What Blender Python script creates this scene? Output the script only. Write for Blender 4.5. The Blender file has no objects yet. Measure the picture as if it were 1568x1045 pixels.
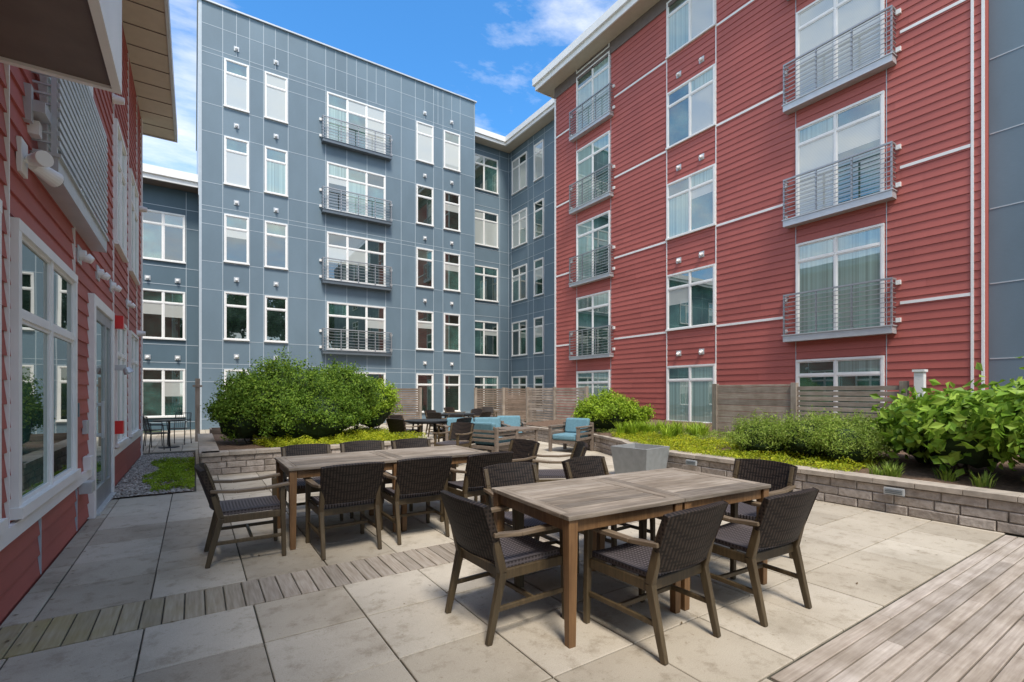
import bpy, math, random
import numpy as np
from mathutils import Vector, noise, Matrix
random.seed(7); rng=np.random.default_rng(7)
sc=bpy.context.scene

# ------------------------------------------------------------------ materials
def new_mat(name):
    m=bpy.data.materials.new(name); m.use_nodes=True
    nt=m.node_tree; b=nt.nodes['Principled BSDF']; return m,nt,b
def N(nt,t,**kw):
    n=nt.nodes.new(t)
    for k,v in kw.items(): setattr(n,k,v)
    return n
def L(nt,a,b): nt.links.new(a,b)
def coords(nt,scale=(1,1,1)):
    tc=N(nt,'ShaderNodeTexCoord'); mp=N(nt,'ShaderNodeMapping'); mp.inputs['Scale'].default_value=scale
    L(nt,tc.outputs['Object'],mp.inputs['Vector']); return mp.outputs['Vector']
def noisef(nt,vec,scale,detail=4,rough=.55):
    n=N(nt,'ShaderNodeTexNoise'); n.inputs['Scale'].default_value=scale; n.inputs['Detail'].default_value=detail
    n.inputs['Roughness'].default_value=rough; L(nt,vec,n.inputs['Vector']); return n.outputs['Fac']
def ramp(nt,fac,stops):
    r=N(nt,'ShaderNodeValToRGB'); e=r.color_ramp.elements
    e[0].position=stops[0][0]; e[0].color=(*stops[0][1],1)
    e[1].position=stops[-1][0]; e[1].color=(*stops[-1][1],1)
    for p,c in stops[1:-1]:
        k=e.new(p); k.color=(*c,1)
    L(nt,fac,r.inputs['Fac']); return r.outputs['Color']
def mix(nt,fac,a,b,mode='MIX'):
    m=N(nt,'ShaderNodeMix',data_type='RGBA',blend_type=mode)
    if isinstance(fac,(int,float)): m.inputs[0].default_value=fac
    else: L(nt,fac,m.inputs[0])
    for i,v in ((6,a),(7,b)):
        if isinstance(v,tuple): m.inputs[i].default_value=(*v,1)
        else: L(nt,v,m.inputs[i])
    return m.outputs[2]
def bump(nt,b,h,strength=.3,dist=.01):
    n=N(nt,'ShaderNodeBump'); n.inputs['Strength'].default_value=strength; n.inputs['Distance'].default_value=dist
    L(nt,h,n.inputs['Height']); L(nt,n.outputs['Normal'],b.inputs['Normal'])
def island(nt): return N(nt,'ShaderNodeNewGeometry').outputs['Random Per Island']

def simple(name,col,rough=.5,metal=0,var=.12,nscale=6,bumpv=0,isl=0):
    m,nt,b=new_mat(name); v=coords(nt)
    f=noisef(nt,v,nscale,5)
    lo=tuple(c*(1-var) for c in col); hi=tuple(min(1,c*(1+var)) for c in col)
    c=ramp(nt,f,[(.3,lo),(.7,hi)])
    if isl:
        r=island(nt); g=ramp(nt,r,[(0,(1-isl,)*3),(1,(1,1,1))]); c=mix(nt,1.0,c,g,'MULTIPLY')
    L(nt,c,b.inputs['Base Color']); b.inputs['Roughness'].default_value=rough; b.inputs['Metallic'].default_value=metal
    if bumpv:
        bump(nt,b,noisef(nt,v,nscale*12,4),bumpv,.005)
    return m
def siding_mat(name,col,col2,st=.88):
    m,nt,b=new_mat(name); v=coords(nt,(1,1,.45)); g=coords(nt,(1.5,1.5,30))
    r=island(nt); c=ramp(nt,r,[(0,col),(1,col2)])
    f=noisef(nt,v,.8,5); s=ramp(nt,f,[(.3,(st,)*3),(.7,(1.05,1.03,1.03))]); c=mix(nt,1.0,c,s,'MULTIPLY')
    f2=noisef(nt,g,6,4); s2=ramp(nt,f2,[(.3,(.9,.9,.9)),(.7,(1.04,1.04,1.04))]); c=mix(nt,.8,c,s2,'MULTIPLY')
    L(nt,c,b.inputs['Base Color']); b.inputs['Roughness'].default_value=.62
    bump(nt,b,f2,.12,.004); return m
M={}
M['red']=siding_mat('red_siding',(.375,.092,.072),(.445,.116,.092))
M['blue']=siding_mat('blue_panel',(.130,.192,.236),(.150,.218,.266),.84)
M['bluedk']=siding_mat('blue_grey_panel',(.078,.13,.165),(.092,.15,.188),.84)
M['white']=simple('white_trim',(.80,.79,.76),.45,0,.05,3)
M['seam']=simple('panel_seam',(.40,.46,.50),.5,0,.05)
M['alu']=simple('grey_metal',(.50,.52,.53),.38,.3,.06)
M['rail']=simple('railing_metal',(.33,.34,.35),.38,.4,.06)
M['alud']=simple('dark_grey_metal',(.13,.155,.175),.4,.3,.06)
M['soffit']=simple('beige_soffit',(.52,.46,.36),.6,0,.05)
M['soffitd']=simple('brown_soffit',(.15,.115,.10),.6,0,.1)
M['roof']=simple('roof_membrane',(.3,.3,.3),.8)
M['black']=simple('black_metal',(.025,.025,.027),.4,.4,.1)
M['alarm']=simple('alarm_red',(.60,.02,.02),.35,0,.05)
M['concrete']=simple('planter_concrete',(.23,.24,.24),.75,0,.12,9,.2)
M['cushion']=simple('teal_cushion',(.12,.24,.29),.85,0,.12,20,.2)
M['greywood']=simple('grey_painted_wood',(.18,.14,.11),.6,0,.2,12,.1)
M['bark']=simple('bark',(.09,.065,.045),.9,0,.3,10,.4)
M['litter']=simple('dry_leaf',(.14,.09,.04),.8,0,.3,10,0,.5)

def glass(name,body,gloss,kind=None):
    m,nt,b=new_mat(name); out=nt.nodes['Material Output']
    if kind=='curtain':
        v=coords(nt,(1,1,0)); w=noisef(nt,v,14,3)
        c=ramp(nt,w,[(.35,tuple(x*.6 for x in body)),(.62,body)])
    elif kind=='blind':
        v=coords(nt,(0,0,1)); w=N(nt,'ShaderNodeTexWave'); w.bands_direction='Z'; w.inputs['Scale'].default_value=9
        L(nt,v,w.inputs['Vector']); c=ramp(nt,w.outputs['Fac'],[(.2,tuple(x*.8 for x in body)),(.6,body)])
    else:
        v=coords(nt); c=ramp(nt,noisef(nt,v,1.6,3),[(.35,tuple(x*.4 for x in body)),(.7,tuple(x*1.5 for x in body))])
    L(nt,c,b.inputs['Base Color']); b.inputs['Roughness'].default_value=.7
    b.inputs['Specular IOR Level'].default_value=0
    g=N(nt,'ShaderNodeBsdfGlossy'); g.inputs['Roughness'].default_value=.012; g.inputs['Color'].default_value=(.93,.97,.94,1)
    vv=coords(nt); bn=N(nt,'ShaderNodeBump'); bn.inputs['Strength'].default_value=.07; bn.inputs['Distance'].default_value=.01
    L(nt,noisef(nt,vv,1.2,1),bn.inputs['Height']); L(nt,bn.outputs['Normal'],g.inputs['Normal'])
    fr=N(nt,'ShaderNodeFresnel'); fr.inputs['IOR'].default_value=1.5
    ma=N(nt,'ShaderNodeMath',operation='ADD',use_clamp=True); L(nt,fr.outputs['Fac'],ma.inputs[0]); ma.inputs[1].default_value=gloss
    ms=N(nt,'ShaderNodeMixShader'); L(nt,ma.outputs[0],ms.inputs[0]); L(nt,b.outputs[0],ms.inputs[1]); L(nt,g.outputs[0],ms.inputs[2])
    L(nt,ms.outputs[0],out.inputs['Surface']); return m
M['gdark']=glass('window_glass_dark',(.018,.032,.026),.17)
M['gcurt']=glass('window_glass_curtain',(.30,.43,.38),.18,'curtain')
M['gblind']=glass('window_glass_blind',(.50,.52,.48),.15,'blind')
M['gteal']=glass('window_glass_teal',(.045,.11,.09),.22)

def wood(name,c1,c2,axis,isl=.35,rough=.7,scale=1):
    m,nt,b=new_mat(name)
    s={'x':(1.2,22,22),'y':(22,1.2,22),'z':(22,22,1.2)}[axis]; s=tuple(q*scale for q in s)
    v=coords(nt,s); f=noisef(nt,v,2.2,6,.65); c=ramp(nt,f,[(.28,c1),(.72,c2)])
    v2=coords(nt); st=ramp(nt,noisef(nt,v2,3.5,5),[(.35,(.70,.67,.62)),(.62,(1.05,1.05,1.05))]); c=mix(nt,.8,c,st,'MULTIPLY')
    r=island(nt); g=ramp(nt,r,[(0,(1-isl,)*3),(.5,(1,.97,.93)),(1,(1.12,1.12,1.12))]); c=mix(nt,1.0,c,g,'MULTIPLY')
    L(nt,c,b.inputs['Base Color']); b.inputs['Roughness'].default_value=rough; bump(nt,b,f,.35,.003); return m
M['toptx']=wood('weathered_teak_top',(.13,.10,.072),(.40,.345,.285),'x',.45)
M['topty']=wood('weathered_teak_frame',(.13,.10,.072),(.38,.325,.265),'y',.45)
M['leg']=wood('teak_leg',(.12,.058,.022),(.25,.14,.06),'z',.2,.5)
M['chairw']=wood('chair_wood',(.046,.032,.015),(.11,.078,.04),'z',.15,.5)
M['arm']=wood('chair_arm_wood',(.09,.065,.043),(.22,.165,.11),'y',.15,.5)
M['deck']=wood('deck_boards',(.27,.225,.19),(.48,.425,.37),'x',.28,.75)
M['fence']=wood('fence_boards',(.26,.205,.165),(.50,.43,.365),'y',.35,.75)
M['fencex']=wood('fence_boards_cross',(.14,.105,.08),(.30,.235,.19),'x',.4,.75)
M['post']=wood('fence_post',(.22,.185,.15),(.40,.345,.29),'z',.2,.75)
def weave(name,a,b_,sc1=75,ro=.6):
    m,nt,b=new_mat(name); tc=N(nt,'ShaderNodeTexCoord')
    outs=[]
    for d in ('X','Z','Y'):
        w=N(nt,'ShaderNodeTexWave'); w.bands_direction=d; w.inputs['Scale'].default_value=sc1/6.2; L(nt,tc.outputs['Object'],w.inputs['Vector']); outs.append(w.outputs['Fac'])
    m1=N(nt,'ShaderNodeMath',operation='MULTIPLY'); L(nt,outs[0],m1.inputs[0])
    ad=N(nt,'ShaderNodeMath',operation='MAXIMUM'); L(nt,outs[1],ad.inputs[0]); L(nt,outs[2],ad.inputs[1]); L(nt,ad.outputs[0],m1.inputs[1])
    c=ramp(nt,m1.outputs[0],[(.1,a),(.7,b_)]); L(nt,c,b.inputs['Base Color']); b.inputs['Roughness'].default_value=ro; b.inputs['Specular IOR Level'].default_value=.3
    bump(nt,b,m1.outputs[0],.5,.003); return m
M['weaveb']=weave('woven_back',(.007,.0045,.0035),(.036,.025,.019))
M['weaves']=weave('woven_seat',(.032,.026,.027),(.15,.13,.135))

def paver_mat():
    m,nt,b=new_mat('concrete_paver'); v=coords(nt); r=island(nt)
    c=ramp(nt,r,[(0,(.36,.315,.25)),(.3,(.425,.375,.30)),(.7,(.47,.42,.345)),(1,(.53,.48,.40))])
    f=noisef(nt,v,.9,7,.62); c=mix(nt,1.0,c,ramp(nt,f,[(.30,(.64,.61,.56)),(.46,(.92,.90,.87)),(.7,(1.08,1.07,1.05))]),'MULTIPLY')
    f3=noisef(nt,v,6,7,.72); c=mix(nt,.8,c,ramp(nt,f3,[(.30,(.56,.52,.46)),(.48,(1,1,1))]),'MULTIPLY')
    f4=noisef(nt,v,26,3,.6); c=mix(nt,.6,c,ramp(nt,f4,[(.28,(.55,.5,.42)),(.36,(1,1,1))]),'MULTIPLY')
    f2=noisef(nt,v,170,3); c=mix(nt,.6,c,ramp(nt,f2,[(.3,(.74,.73,.70)),(.6,(1.05,1.05,1.05))]),'MULTIPLY')
    L(nt,c,b.inputs['Base Color']); b.inputs['Roughness'].default_value=.82; bump(nt,b,f2,.25,.003); return m
M['paver']=paver_mat()
def plank_mat():
    m,nt,b=new_mat('mossy_wood_tiles'); v=coords(nt,(20,1.5,1)); f=noisef(nt,v,2.4,6)
    c=ramp(nt,f,[(.3,(.25,.20,.15)),(.7,(.43,.375,.31))])
    r=island(nt); c=mix(nt,1.0,c,ramp(nt,r,[(0,(.75,.75,.75)),(1,(1.1,1.1,1.1))]),'MULTIPLY')
    v2=coords(nt); sx=N(nt,'ShaderNodeSeparateXYZ'); L(nt,v2,sx.inputs[0])
    mr=N(nt,'ShaderNodeMapRange'); L(nt,sx.outputs['X'],mr.inputs[0]); mr.inputs[1].default_value=.5; mr.inputs[2].default_value=-1.1; mr.inputs[4].default_value=1.3
    mu=N(nt,'ShaderNodeMath',operation='MULTIPLY',use_clamp=True); L(nt,mr.outputs[0],mu.inputs[0]); L(nt,noisef(nt,v2,4,4),mu.inputs[1])
    c=mix(nt,mu.outputs[0],c,(.30,.245,.07)); L(nt,c,b.inputs['Base Color']); b.inputs['Roughness'].default_value=.8; bump(nt,b,f,.3,.003); return m
M['plank']=plank_mat()
def block_mat():
    m,nt,b=new_mat('retaining_block'); v=coords(nt); r=island(nt)
    c=ramp(nt,r,[(0,(.28,.235,.195)),(.5,(.37,.315,.27)),(1,(.45,.395,.345))])
    f=noisef(nt,v,14,6,.7); c=mix(nt,1.0,c,ramp(nt,f,[(.3,(.6,.58,.56)),(.65,(1.1,1.1,1.1))]),'MULTIPLY')
    L(nt,c,b.inputs['Base Color']); b.inputs['Roughness'].default_value=.9; bump(nt,b,f,.9,.02); return m
M['block']=block_mat()
M['cap']=simple('cap_stone',(.40,.34,.275),.8,0,.22,9,.4,.2)
M['joint']=simple('joint_sand',(.055,.05,.035),.95,0,.4,12)
M['soil']=simple('mulch',(.13,.08,.05),.95,0,.5,25,.8)
M['grassg']=simple('grass_ground',(.05,.08,.025),.95,0,.4,4)
M['gravel']=simple('gravel_stone',(.46,.42,.37),.85,0,.2,9,.2,.55)
def leaf_mat(name,a,b_,c_,trans=.3,rough=.5):
    m,nt,b=new_mat(name); out=nt.nodes['Material Output']; r=island(nt); v=coords(nt)
    c=ramp(nt,r,[(0,a),(.55,b_),(1,c_)])
    c=mix(nt,.85,c,ramp(nt,noisef(nt,v,2.8,3),[(.35,(.62,.66,.55)),(.65,(1.2,1.15,1.05))]),'MULTIPLY')
    L(nt,c,b.inputs['Base Color']); b.inputs['Roughness'].default_value=rough; b.inputs['Specular IOR Level'].default_value=.25
    t=N(nt,'ShaderNodeBsdfTranslucent'); L(nt,c,t.inputs['Color'])
    ms=N(nt,'ShaderNodeMixShader'); ms.inputs[0].default_value=trans; L(nt,b.outputs[0],ms.inputs[1]); L(nt,t.outputs[0],ms.inputs[2]); L(nt,ms.outputs[0],out.inputs['Surface']); return m
M['leaf']=leaf_mat('shrub_leaf',(.075,.155,.018),(.15,.265,.028),(.26,.38,.05),.35,.6)
M['leafb']=leaf_mat('bright_leaf',(.19,.31,.018),(.30,.45,.03),(.43,.55,.06))
M['leafh']=leaf_mat('hydrangea_leaf',(.13,.26,.025),(.24,.40,.045),(.38,.53,.09),.35,.45)
M['leafs']=leaf_mat('spirea_leaf',(.17,.27,.035),(.27,.38,.06),(.41,.49,.12))
M['leafg']=leaf_mat('ground_cover_leaf',(.22,.31,.015),(.42,.48,.025),(.60,.58,.04))
M['leaft']=leaf_mat('tree_leaf',(.03,.08,.012),(.05,.12,.02),(.08,.17,.03),.15)
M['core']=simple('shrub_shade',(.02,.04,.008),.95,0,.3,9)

# ------------------------------------------------------------------ builder
def empty(name,loc=(0,0,0)):
    e=bpy.data.objects.new(name,None); e.location=loc; sc.collection.objects.link(e); return e
class B:
    def __init__(s): s.v=[];s.f=[];s.m=[];s.names=[]
    def mi(s,k):
        if k not in s.names: s.names.append(k)
        return s.names.index(k)
    def face(s,pts,k):
        o=len(s.v); s.v+= [tuple(p) for p in pts]; s.f.append(tuple(range(o,o+len(pts)))); s.m.append(s.mi(k))
    def hexa(s,b,t,k):
        o=len(s.v); s.v+=[tuple(p) for p in b]+[tuple(p) for p in t]; i=s.mi(k)
        for f in ((3,2,1,0),(4,5,6,7),(0,1,5,4),(1,2,6,5),(2,3,7,6),(3,0,4,7)):
            s.f.append(tuple(o+q for q in f)); s.m.append(i)
    def box(s,x0,x1,y0,y1,z0,z1,k):
        if x0>x1:x0,x1=x1,x0
        if y0>y1:y0,y1=y1,y0
        if z0>z1:z0,z1=z1,z0
        s.hexa([(x0,y0,z0),(x1,y0,z0),(x1,y1,z0),(x0,y1,z0)],[(x0,y0,z1),(x1,y0,z1),(x1,y1,z1),(x0,y1,z1)],k)
    def cbox(s,x0,x1,y0,y1,z0,z1,c,k):
        o=len(s.v); i=s.mi(k)
        s.v+=[(x0,y0,z0),(x1,y0,z0),(x1,y1,z0),(x0,y1,z0),(x0,y0,z1-c),(x1,y0,z1-c),(x1,y1,z1-c),(x0,y1,z1-c),
              (x0+c,y0+c,z1),(x1-c,y0+c,z1),(x1-c,y1-c,z1),(x0+c,y1-c,z1)]
        for f in ((0,1,5,4),(1,2,6,5),(2,3,7,6),(3,0,4,7),(4,5,9,8),(5,6,10,9),(6,7,11,10),(7,4,8,11),(8,9,10,11)):
            s.f.append(tuple(o+q for q in f)); s.m.append(i)
    def beam(s,p0,p1,w,h,k,w1=None,h1=None,side=None):
        p0=Vector(p0);p1=Vector(p1);d=(p1-p0).normalized()
        if side is None: side=Vector((1,0,0)) if abs(d.x)<.7 else Vector((0,1,0))
        side=Vector(side); u=(side-d*side.dot(d)).normalized(); w_=d.cross(u)
        w1=w if w1 is None else w1; h1=h if h1 is None else h1
        def r(p,a,b): return [p-u*a/2-w_*b/2,p+u*a/2-w_*b/2,p+u*a/2+w_*b/2,p-u*a/2+w_*b/2]
        s.hexa(r(p0,w,h),r(p1,w1,h1),k)
    def cyl(s,p0,p1,r0,r1,k,n=10):
        p0=Vector(p0);p1=Vector(p1);d=(p1-p0).normalized(); a=Vector((0,0,1)) if abs(d.z)<.9 else Vector((1,0,0))
        u=d.cross(a).normalized(); w=d.cross(u); o=len(s.v); i=s.mi(k)
        for p,r in((p0,r0),(p1,r1)):
            for q in range(n):
                t=2*math.pi*q/n; s.v.append(tuple(p+u*math.cos(t)*r+w*math.sin(t)*r))
        for q in range(n): s.f.append((o+q,o+(q+1)%n,o+n+(q+1)%n,o+n+q)); s.m.append(i)
        s.f.append(tuple(o+q for q in range(n))[::-1]); s.m.append(i)
        s.f.append(tuple(o+n+q for q in range(n))); s.m.append(i)
    def mesh(s,name):
        me=bpy.data.meshes.new(name); me.from_pydata(s.v,[],s.f)
        for k in s.names: me.materials.append(M[k])
        me.polygons.foreach_set('material_index',s.m); me.update(); return me
    def obj(s,name,parent=None,bevel=0):
        o=bpy.data.objects.new(name,s.mesh(name)); sc.collection.objects.link(o)
        if parent: o.parent=parent
        if bevel:
            b=o.modifiers.new('bevel','BEVEL'); b.width=bevel; b.segments=2; b.limit_method='ANGLE'
        return o
class F:
    def __init__(s,ax,p,sg): s.ax=ax;s.p=p;s.sg=sg
    def box(s,b,s0,s1,z0,z1,n0,n1,k):
        a,c=s.p+s.sg*n0,s.p+s.sg*n1
        if s.ax=='y': b.box(a,c,s0,s1,z0,z1,k)
        else: b.box(s0,s1,a,c,z0,z1,k)
    def pt(s,t,z,n):
        a=s.p+s.sg*n
        return (a,t,z) if s.ax=='y' else (t,a,z)
def siding(b,f,s0,s1,z0,z1,k,exp=.179,maxlen=3.66):
    z=z0
    while z<z1-.01:
        zt=min(z+exp,z1); s=s0; first=True
        while s<s1-.01:
            e=s+(random.uniform(.8,maxlen) if first else maxlen); first=False
            if s1-e<.4: e=s1
            a,c=s+.0015,e-.0015
            lo,hi=.020,.003
            b.face([f.pt(a,z,lo),f.pt(c,z,lo),f.pt(c,zt,hi),f.pt(a,zt,hi)],k)
            b.face([f.pt(a,z,0),f.pt(c,z,0),f.pt(c,z,lo),f.pt(a,z,lo)],k)
            s=e
        z=zt
def window(b,f,s0,s1,z0,z1,cols=2,tr=.27,panes=None,fr=.055,bot=True):
    W='white'; n0=-.03
    f.box(b,s0,s1,z1-fr,z1,n0,.060,W); f.box(b,s0-.02,s1+.02,z0,z0+fr,n0,.080,W)
    f.box(b,s0,s0+fr,z0+fr,z1-fr,n0,.057,W); f.box(b,s1-fr,s1,z0+fr,z1-fr,n0,.057,W)
    ia,ib=s0+fr,s1-fr; ja,jb=z0+fr,z1-fr
    if isinstance(cols,int): cols=[(i+1)/cols for i in range(cols)]
    cs=[0]+list(cols); mw=.045
    zt=jb-(jb-ja)*tr if tr else None
    bands=[(ja,jb)] if not tr else [(ja,zt-mw/2),(zt+mw/2,jb)]
    if tr: f.box(b,ia,ib,zt-mw/2,zt+mw/2,n0,.048,W)
    for c in cols[:-1]:
        s=ia+(ib-ia)*c
        for (za,zb) in bands: f.box(b,s-mw/2,s+mw/2,za,zb,n0,.050,W)
    for ci in range(len(cols)):
        a=ia+(ib-ia)*cs[ci]+(mw/2 if ci else 0); c=ia+(ib-ia)*cs[ci+1]-(mw/2 if ci<len(cols)-1 else 0)
        for bi,(za,zb) in enumerate(bands):
            g=panes(ci,bi) if panes else 'gdark'
            t=.028
            f.box(b,a,c,za,za+t,n0,.036,W); f.box(b,a,c,zb-t,zb,n0,.036,W)
            f.box(b,a,a+t,za+t,zb-t,n0,.034,W); f.box(b,c-t,c,za+t,zb-t,n0,.034,W)
            za2,zb2=za+t,zb-t
            if g in('gdark','gteal') and bi==0 and random.random()<.3:
                zm=zb2-(zb2-za2)*random.uniform(.15,.5)
                f.box(b,a+t,c-t,zm,zb2,n0,.0228,'gblind'); zb2=zm
            f.box(b,a+t,c-t,za2,zb2,n0,.023,g)
def balcony(b,f,s0,s1,zb,zt,dep=.25,k='alu',rk=None,nr=8,base=.16,rh=.016):
    rk=rk or k
    f.box(b,s0,s1,zb,zb+base,.0,dep,k)
    f.box(b,s0-.02,s1+.02,zb+base,zb+base+.025,-.01,dep+.02,k)
    f.box(b,s0,s1,zt-.04,zt,dep-.05,dep,rk)
    n=max(2,int(round((s1-s0)/.85)))
    for i in range(n+1):
        s=s0+(s1-s0-.035)*i/n; f.box(b,s,s+.035,zb+base+.025,zt-.04,dep-.042,dep-.008,rk)
    for s in (s0,s1-.03):
        f.box(b,s,s+.03,zt-.04,zt,.0,dep-.05,rk)
        for i in range(nr):
            z=zb+base+.1+(zt-.12-zb-base-.1)*i/(nr-1); f.box(b,s+.006,s+.022,z,z+.014,.0,dep-.042,rk)
    for i in range(nr):
        z=zb+base+.09+(zt-.12-zb-base-.09)*i/(nr-1)
        f.box(b,s0,s1,z,z+rh,dep-.006,dep+.008,rk)
    for s,q in ((s0,-1),(s1,1)):
        for z in (zb+.3,zt-.1):
            f.box(b,s+q*.0,s+q*.09,z-.05,z+.05,0,.07,'white')
def vent(b,f,s,z,r=.06,w=.09):
    f.box(b,s-w,s+w,z-w,z+w,0,.03,'alu')
    b.cyl(f.pt(s,z,.03),f.pt(s,z,.08),r,r*.9,'white',12)
    b.cyl(f.pt(s,z-.02,.08),f.pt(s,z-.05,.13),r*.9,r*.6,'white',12)

ST=3.05
def mk(choices):
    def p(ci,bi): return random.choice(choices)
    return p
# ================================================================= RED BUILDING (right)
R=F('y',13.3,-1)
red=empty('red_apartment_building')
b=B(); b.box(13.3,26,2.86,16.7,-.1,14.8,'red'); b.obj('wall_core',red)
b=B(); siding(b,R,2.86,16.7,0,14.8,'red')
E=F('x',16.7,1); siding(b,E,13.3,15.2,0,14.8,'red')
b.obj('siding',red)
b=B()
R.box(b,16.62,16.72,0,14.8,0,.035,'white')
for y in (2.86,3.02): R.box(b,y,y+.045,0,14.8,.0,.035,'white')
for y in (8.83,10.66): R.box(b,y,y+.03,0,14.8,0,.026,'white')
for y in (4.5,6.5,13.28,15.24): R.box(b,y,y+.014,0,14.8,0,.024,'seam')
for n in range(4):
    z=3.43+ST*n
    for a,c in ((3.07,4.25),(6.8,8.82),(10.7,13.1),(15.65,16.6)): R.box(b,a,c,z,z+.065,0,.030,'white')
b.obj('trim',red)
b=B()
for n in range(-1,5):
    z=3.49+ST*n
    bright=n>=2
    window(b,R,8.86,10.66,z,min(z+1.88,14.75),2,.24,mk(['gblind','gcurt','gteal'] if bright else ['gteal','gteal','gcurt']))
    ch=['gcurt','gteal','gcurt'] if n>-1 else ['gcurt','gteal']
    zb=z-.66
    t=min(zb+2.52,14.7)
    window(b,R,13.32,15.24,max(zb,.1),t,[.5,1],.2,mk(ch))
    window(b,R,4.545,6.49,max(zb,.1),t,[.52,1],.17,mk(['gcurt','gdark','gteal'] if n<1 else ['gblind','gcurt','gteal']))
b.obj('windows',red)
b=B()
for n in range(0,4):
    zb=2.78+ST*n
    balcony(b,R,4.32,6.72,zb,zb+1.25,.26,'alu','rail',9)
    balcony(b,R,13.15,15.5,zb,zb+1.2,.22,'alu','rail',9,.12)
b.obj('juliet_balconies',red)
b=B()
for n in range(0,5):
    for y in (10.19,9.34): vent(b,R,y,2.72+ST*n)
b.obj('vents',red)
b=B()
b.box(12.62,26,2.4,17.25,14.8,14.86,'soffit')
b.box(12.60,12.65,2.4,17.25,14.78,15.12,'white'); b.box(12.65,26,17.2,17.25,14.78,15.12,'white')
b.box(12.50,12.60,2.4,17.33,15.0,15.3,'white'); b.box(12.6,26,17.25,17.33,15.0,15.3,'white')
b.box(12.6,26,2.4,17.25,15.12,15.3,'roof')
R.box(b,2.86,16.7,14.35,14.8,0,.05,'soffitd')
b.obj('roof_eave',red)

# ================================================================= blue wall beyond red (right)
G=F('y',13.55,-1)
rb=empty('blue_apartment_wing')
b=B(); b.box(13.55,26,-14,2.855,-.1,15.6,'blue')
for n in range(11):
    z=.6+1.525*n; G.box(b,-14,2.84,z,z+.022,0,.008,'seam')
for y in np.arange(-13,2.6,1.25): G.box(b,y,y+.02,0,15.6,0,.007,'seam')
for n in range(5):
    for y in (-2.0,-6.0,-10.): window(b,G,y,y+1.8,.5+ST*n,2.35+ST*n,2,.25,mk(['gteal','gcurt','gdark']))
b.obj('wall',rb)

# ================================================================= BLUE BUILDING (centre)
C=F('x',22.0,-1)
blue=empty('blue_apartment_building')
b=B(); b.box(.15,12.2,22.0,36,-.1,16.5,'blue'); b.obj('wall',blue)
b=B()
xs=[.165,.93,1.86,2.36,3.28,4.02,4.78,5.68,6.58,7.45,8.2,8.91,9.86,10.37,11.33,12.15]
zs=sorted(set([0,16.5]+[z for n in range(-1,5) for z in (3.46+ST*n,5.42+ST*n,4.9+ST*n if n%2 else 2.55+ST*n) if 0<z<16.4]))
for xa,xb in zip(xs[:-1],xs[1:]):
    for za,zb in zip(zs[:-1],zs[1:]): C.box(b,xa+.004,xb-.004,za+.004,zb-.004,0,.004+random.random()*.001,'blue')
for x in xs: C.box(b,x-.010,x+.010,0,16.5,0,.012,'seam')
for x in (1.4,2.8,5.2,6.1,7.0,9.4,10.1,10.85): C.box(b,x-.009,x+.009,14.75,16.45,0,.0115,'seam')
for z in zs[1:-1]: C.box(b,.16,12.19,z-.009,z+.009,0,.009,'seam')
b.box(.08,12.27,21.92,36,16.5,16.56,'alu'); b.box(.13,.15,22.0,36,9,16.5,'alu')
C.box(b,.15,.24,0,16.5,0,.02,'seam')
b.obj('cladding_panels',blue)
b=B()
for n in range(-1,4):
    z=3.49+ST*n
    ch={-1:['gdark'],0:['gdark','gdark','gteal'],1:['gdark','gdark','gteal'],2:['gteal','gcurt','gblind','gdark'],3:['gblind','gcurt','gteal']}[n]
    for a,c in ((.976,1.833),(2.396,3.253),(8.95,9.84),(10.40,11.31)):
        window(b,C,a,c,z,z+1.9,[1],.27,mk(ch if a<5 or n<3 else ['gblind','gteal']))
    window(b,C,4.82,7.43,z-.2,z+1.9,[.33,.67,1],.27,mk(ch+(['gdark'] if n<2 else ['gteal'])))
b.obj('windows',blue)
b=B()
for n in range(0,4):
    z=3.1+ST*n; balcony(b,C,4.6,7.65,z,z+1.1,.28,'alud','rail',7,.12)
b.obj('juliet_balconies',blue)
b=B()
for n in range(0,5):
    for x in (1.40,2.82,9.4,10.85): vent(b,C,x,2.86+ST*n,.055)
b.obj('vents',blue)

K=F('x',23.2,-1)
rec=empty('blue_rear_wing_low')
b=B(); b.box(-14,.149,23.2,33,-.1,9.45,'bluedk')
for n in range(-1,3):
    for z in (3.3+ST*n,4.9+ST*n,2.6+ST*n):
        if 0<z<9.3:K.box(b,-14,.14,z,z+.022,0,.009,'seam')
for x in (-8,-6.5,-5,-3.6,-2.2,-1.78,-.28): K.box(b,x,x+.022,0,9.4,0,.011,'seam')
for n in range(-1,2):
    for x in (-1.72,-5.2,-8.7): window(b,K,x,x+1.42,3.5+ST*n,5.42+ST*n,2,.24,mk(['gdark','gteal']))
for n in range(0,2):
    for x in (-1.5,-.55): vent(b,K,x,2.8+ST*n)
b.box(-14,.145,22.5,23.2,9.45,9.5,'soffitd'); b.box(-14,.12,22.42,22.5,9.42,9.75,'white'); b.box(-14,.12,22.34,22.42,9.6,9.9,'white'); b.box(-14,.12,22.42,33,9.75,9.9,'roof')
b.obj('wall_and_windows',rec)
rec2=empty('blue_rear_wing_tall')
b=B(); b.box(12.201,26,23.2,33,-.1,15.15,'blue')
LK=F('y',15.1,-1); b.box(15.1,26,16.8,23.19,-.1,15.14,'blue')
for n in range(-1,5):
    for z in (3.3+ST*n,4.9+ST*n,2.6+ST*n):
        if 0<z<15:
            K.box(b,12.2,15.09,z,z+.022,0,.009,'seam'); LK.box(b,16.8,23.18,z,z+.022,0,.009,'seam')
for x in (12.4,14.45,15.05): K.box(b,x,x+.022,0,15.1,0,.011,'seam')
for y in (17.6,18.8,19.85,20.8,21.3,22.95): LK.box(b,y,y+.022,0,15.1,0,.011,'seam')
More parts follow.
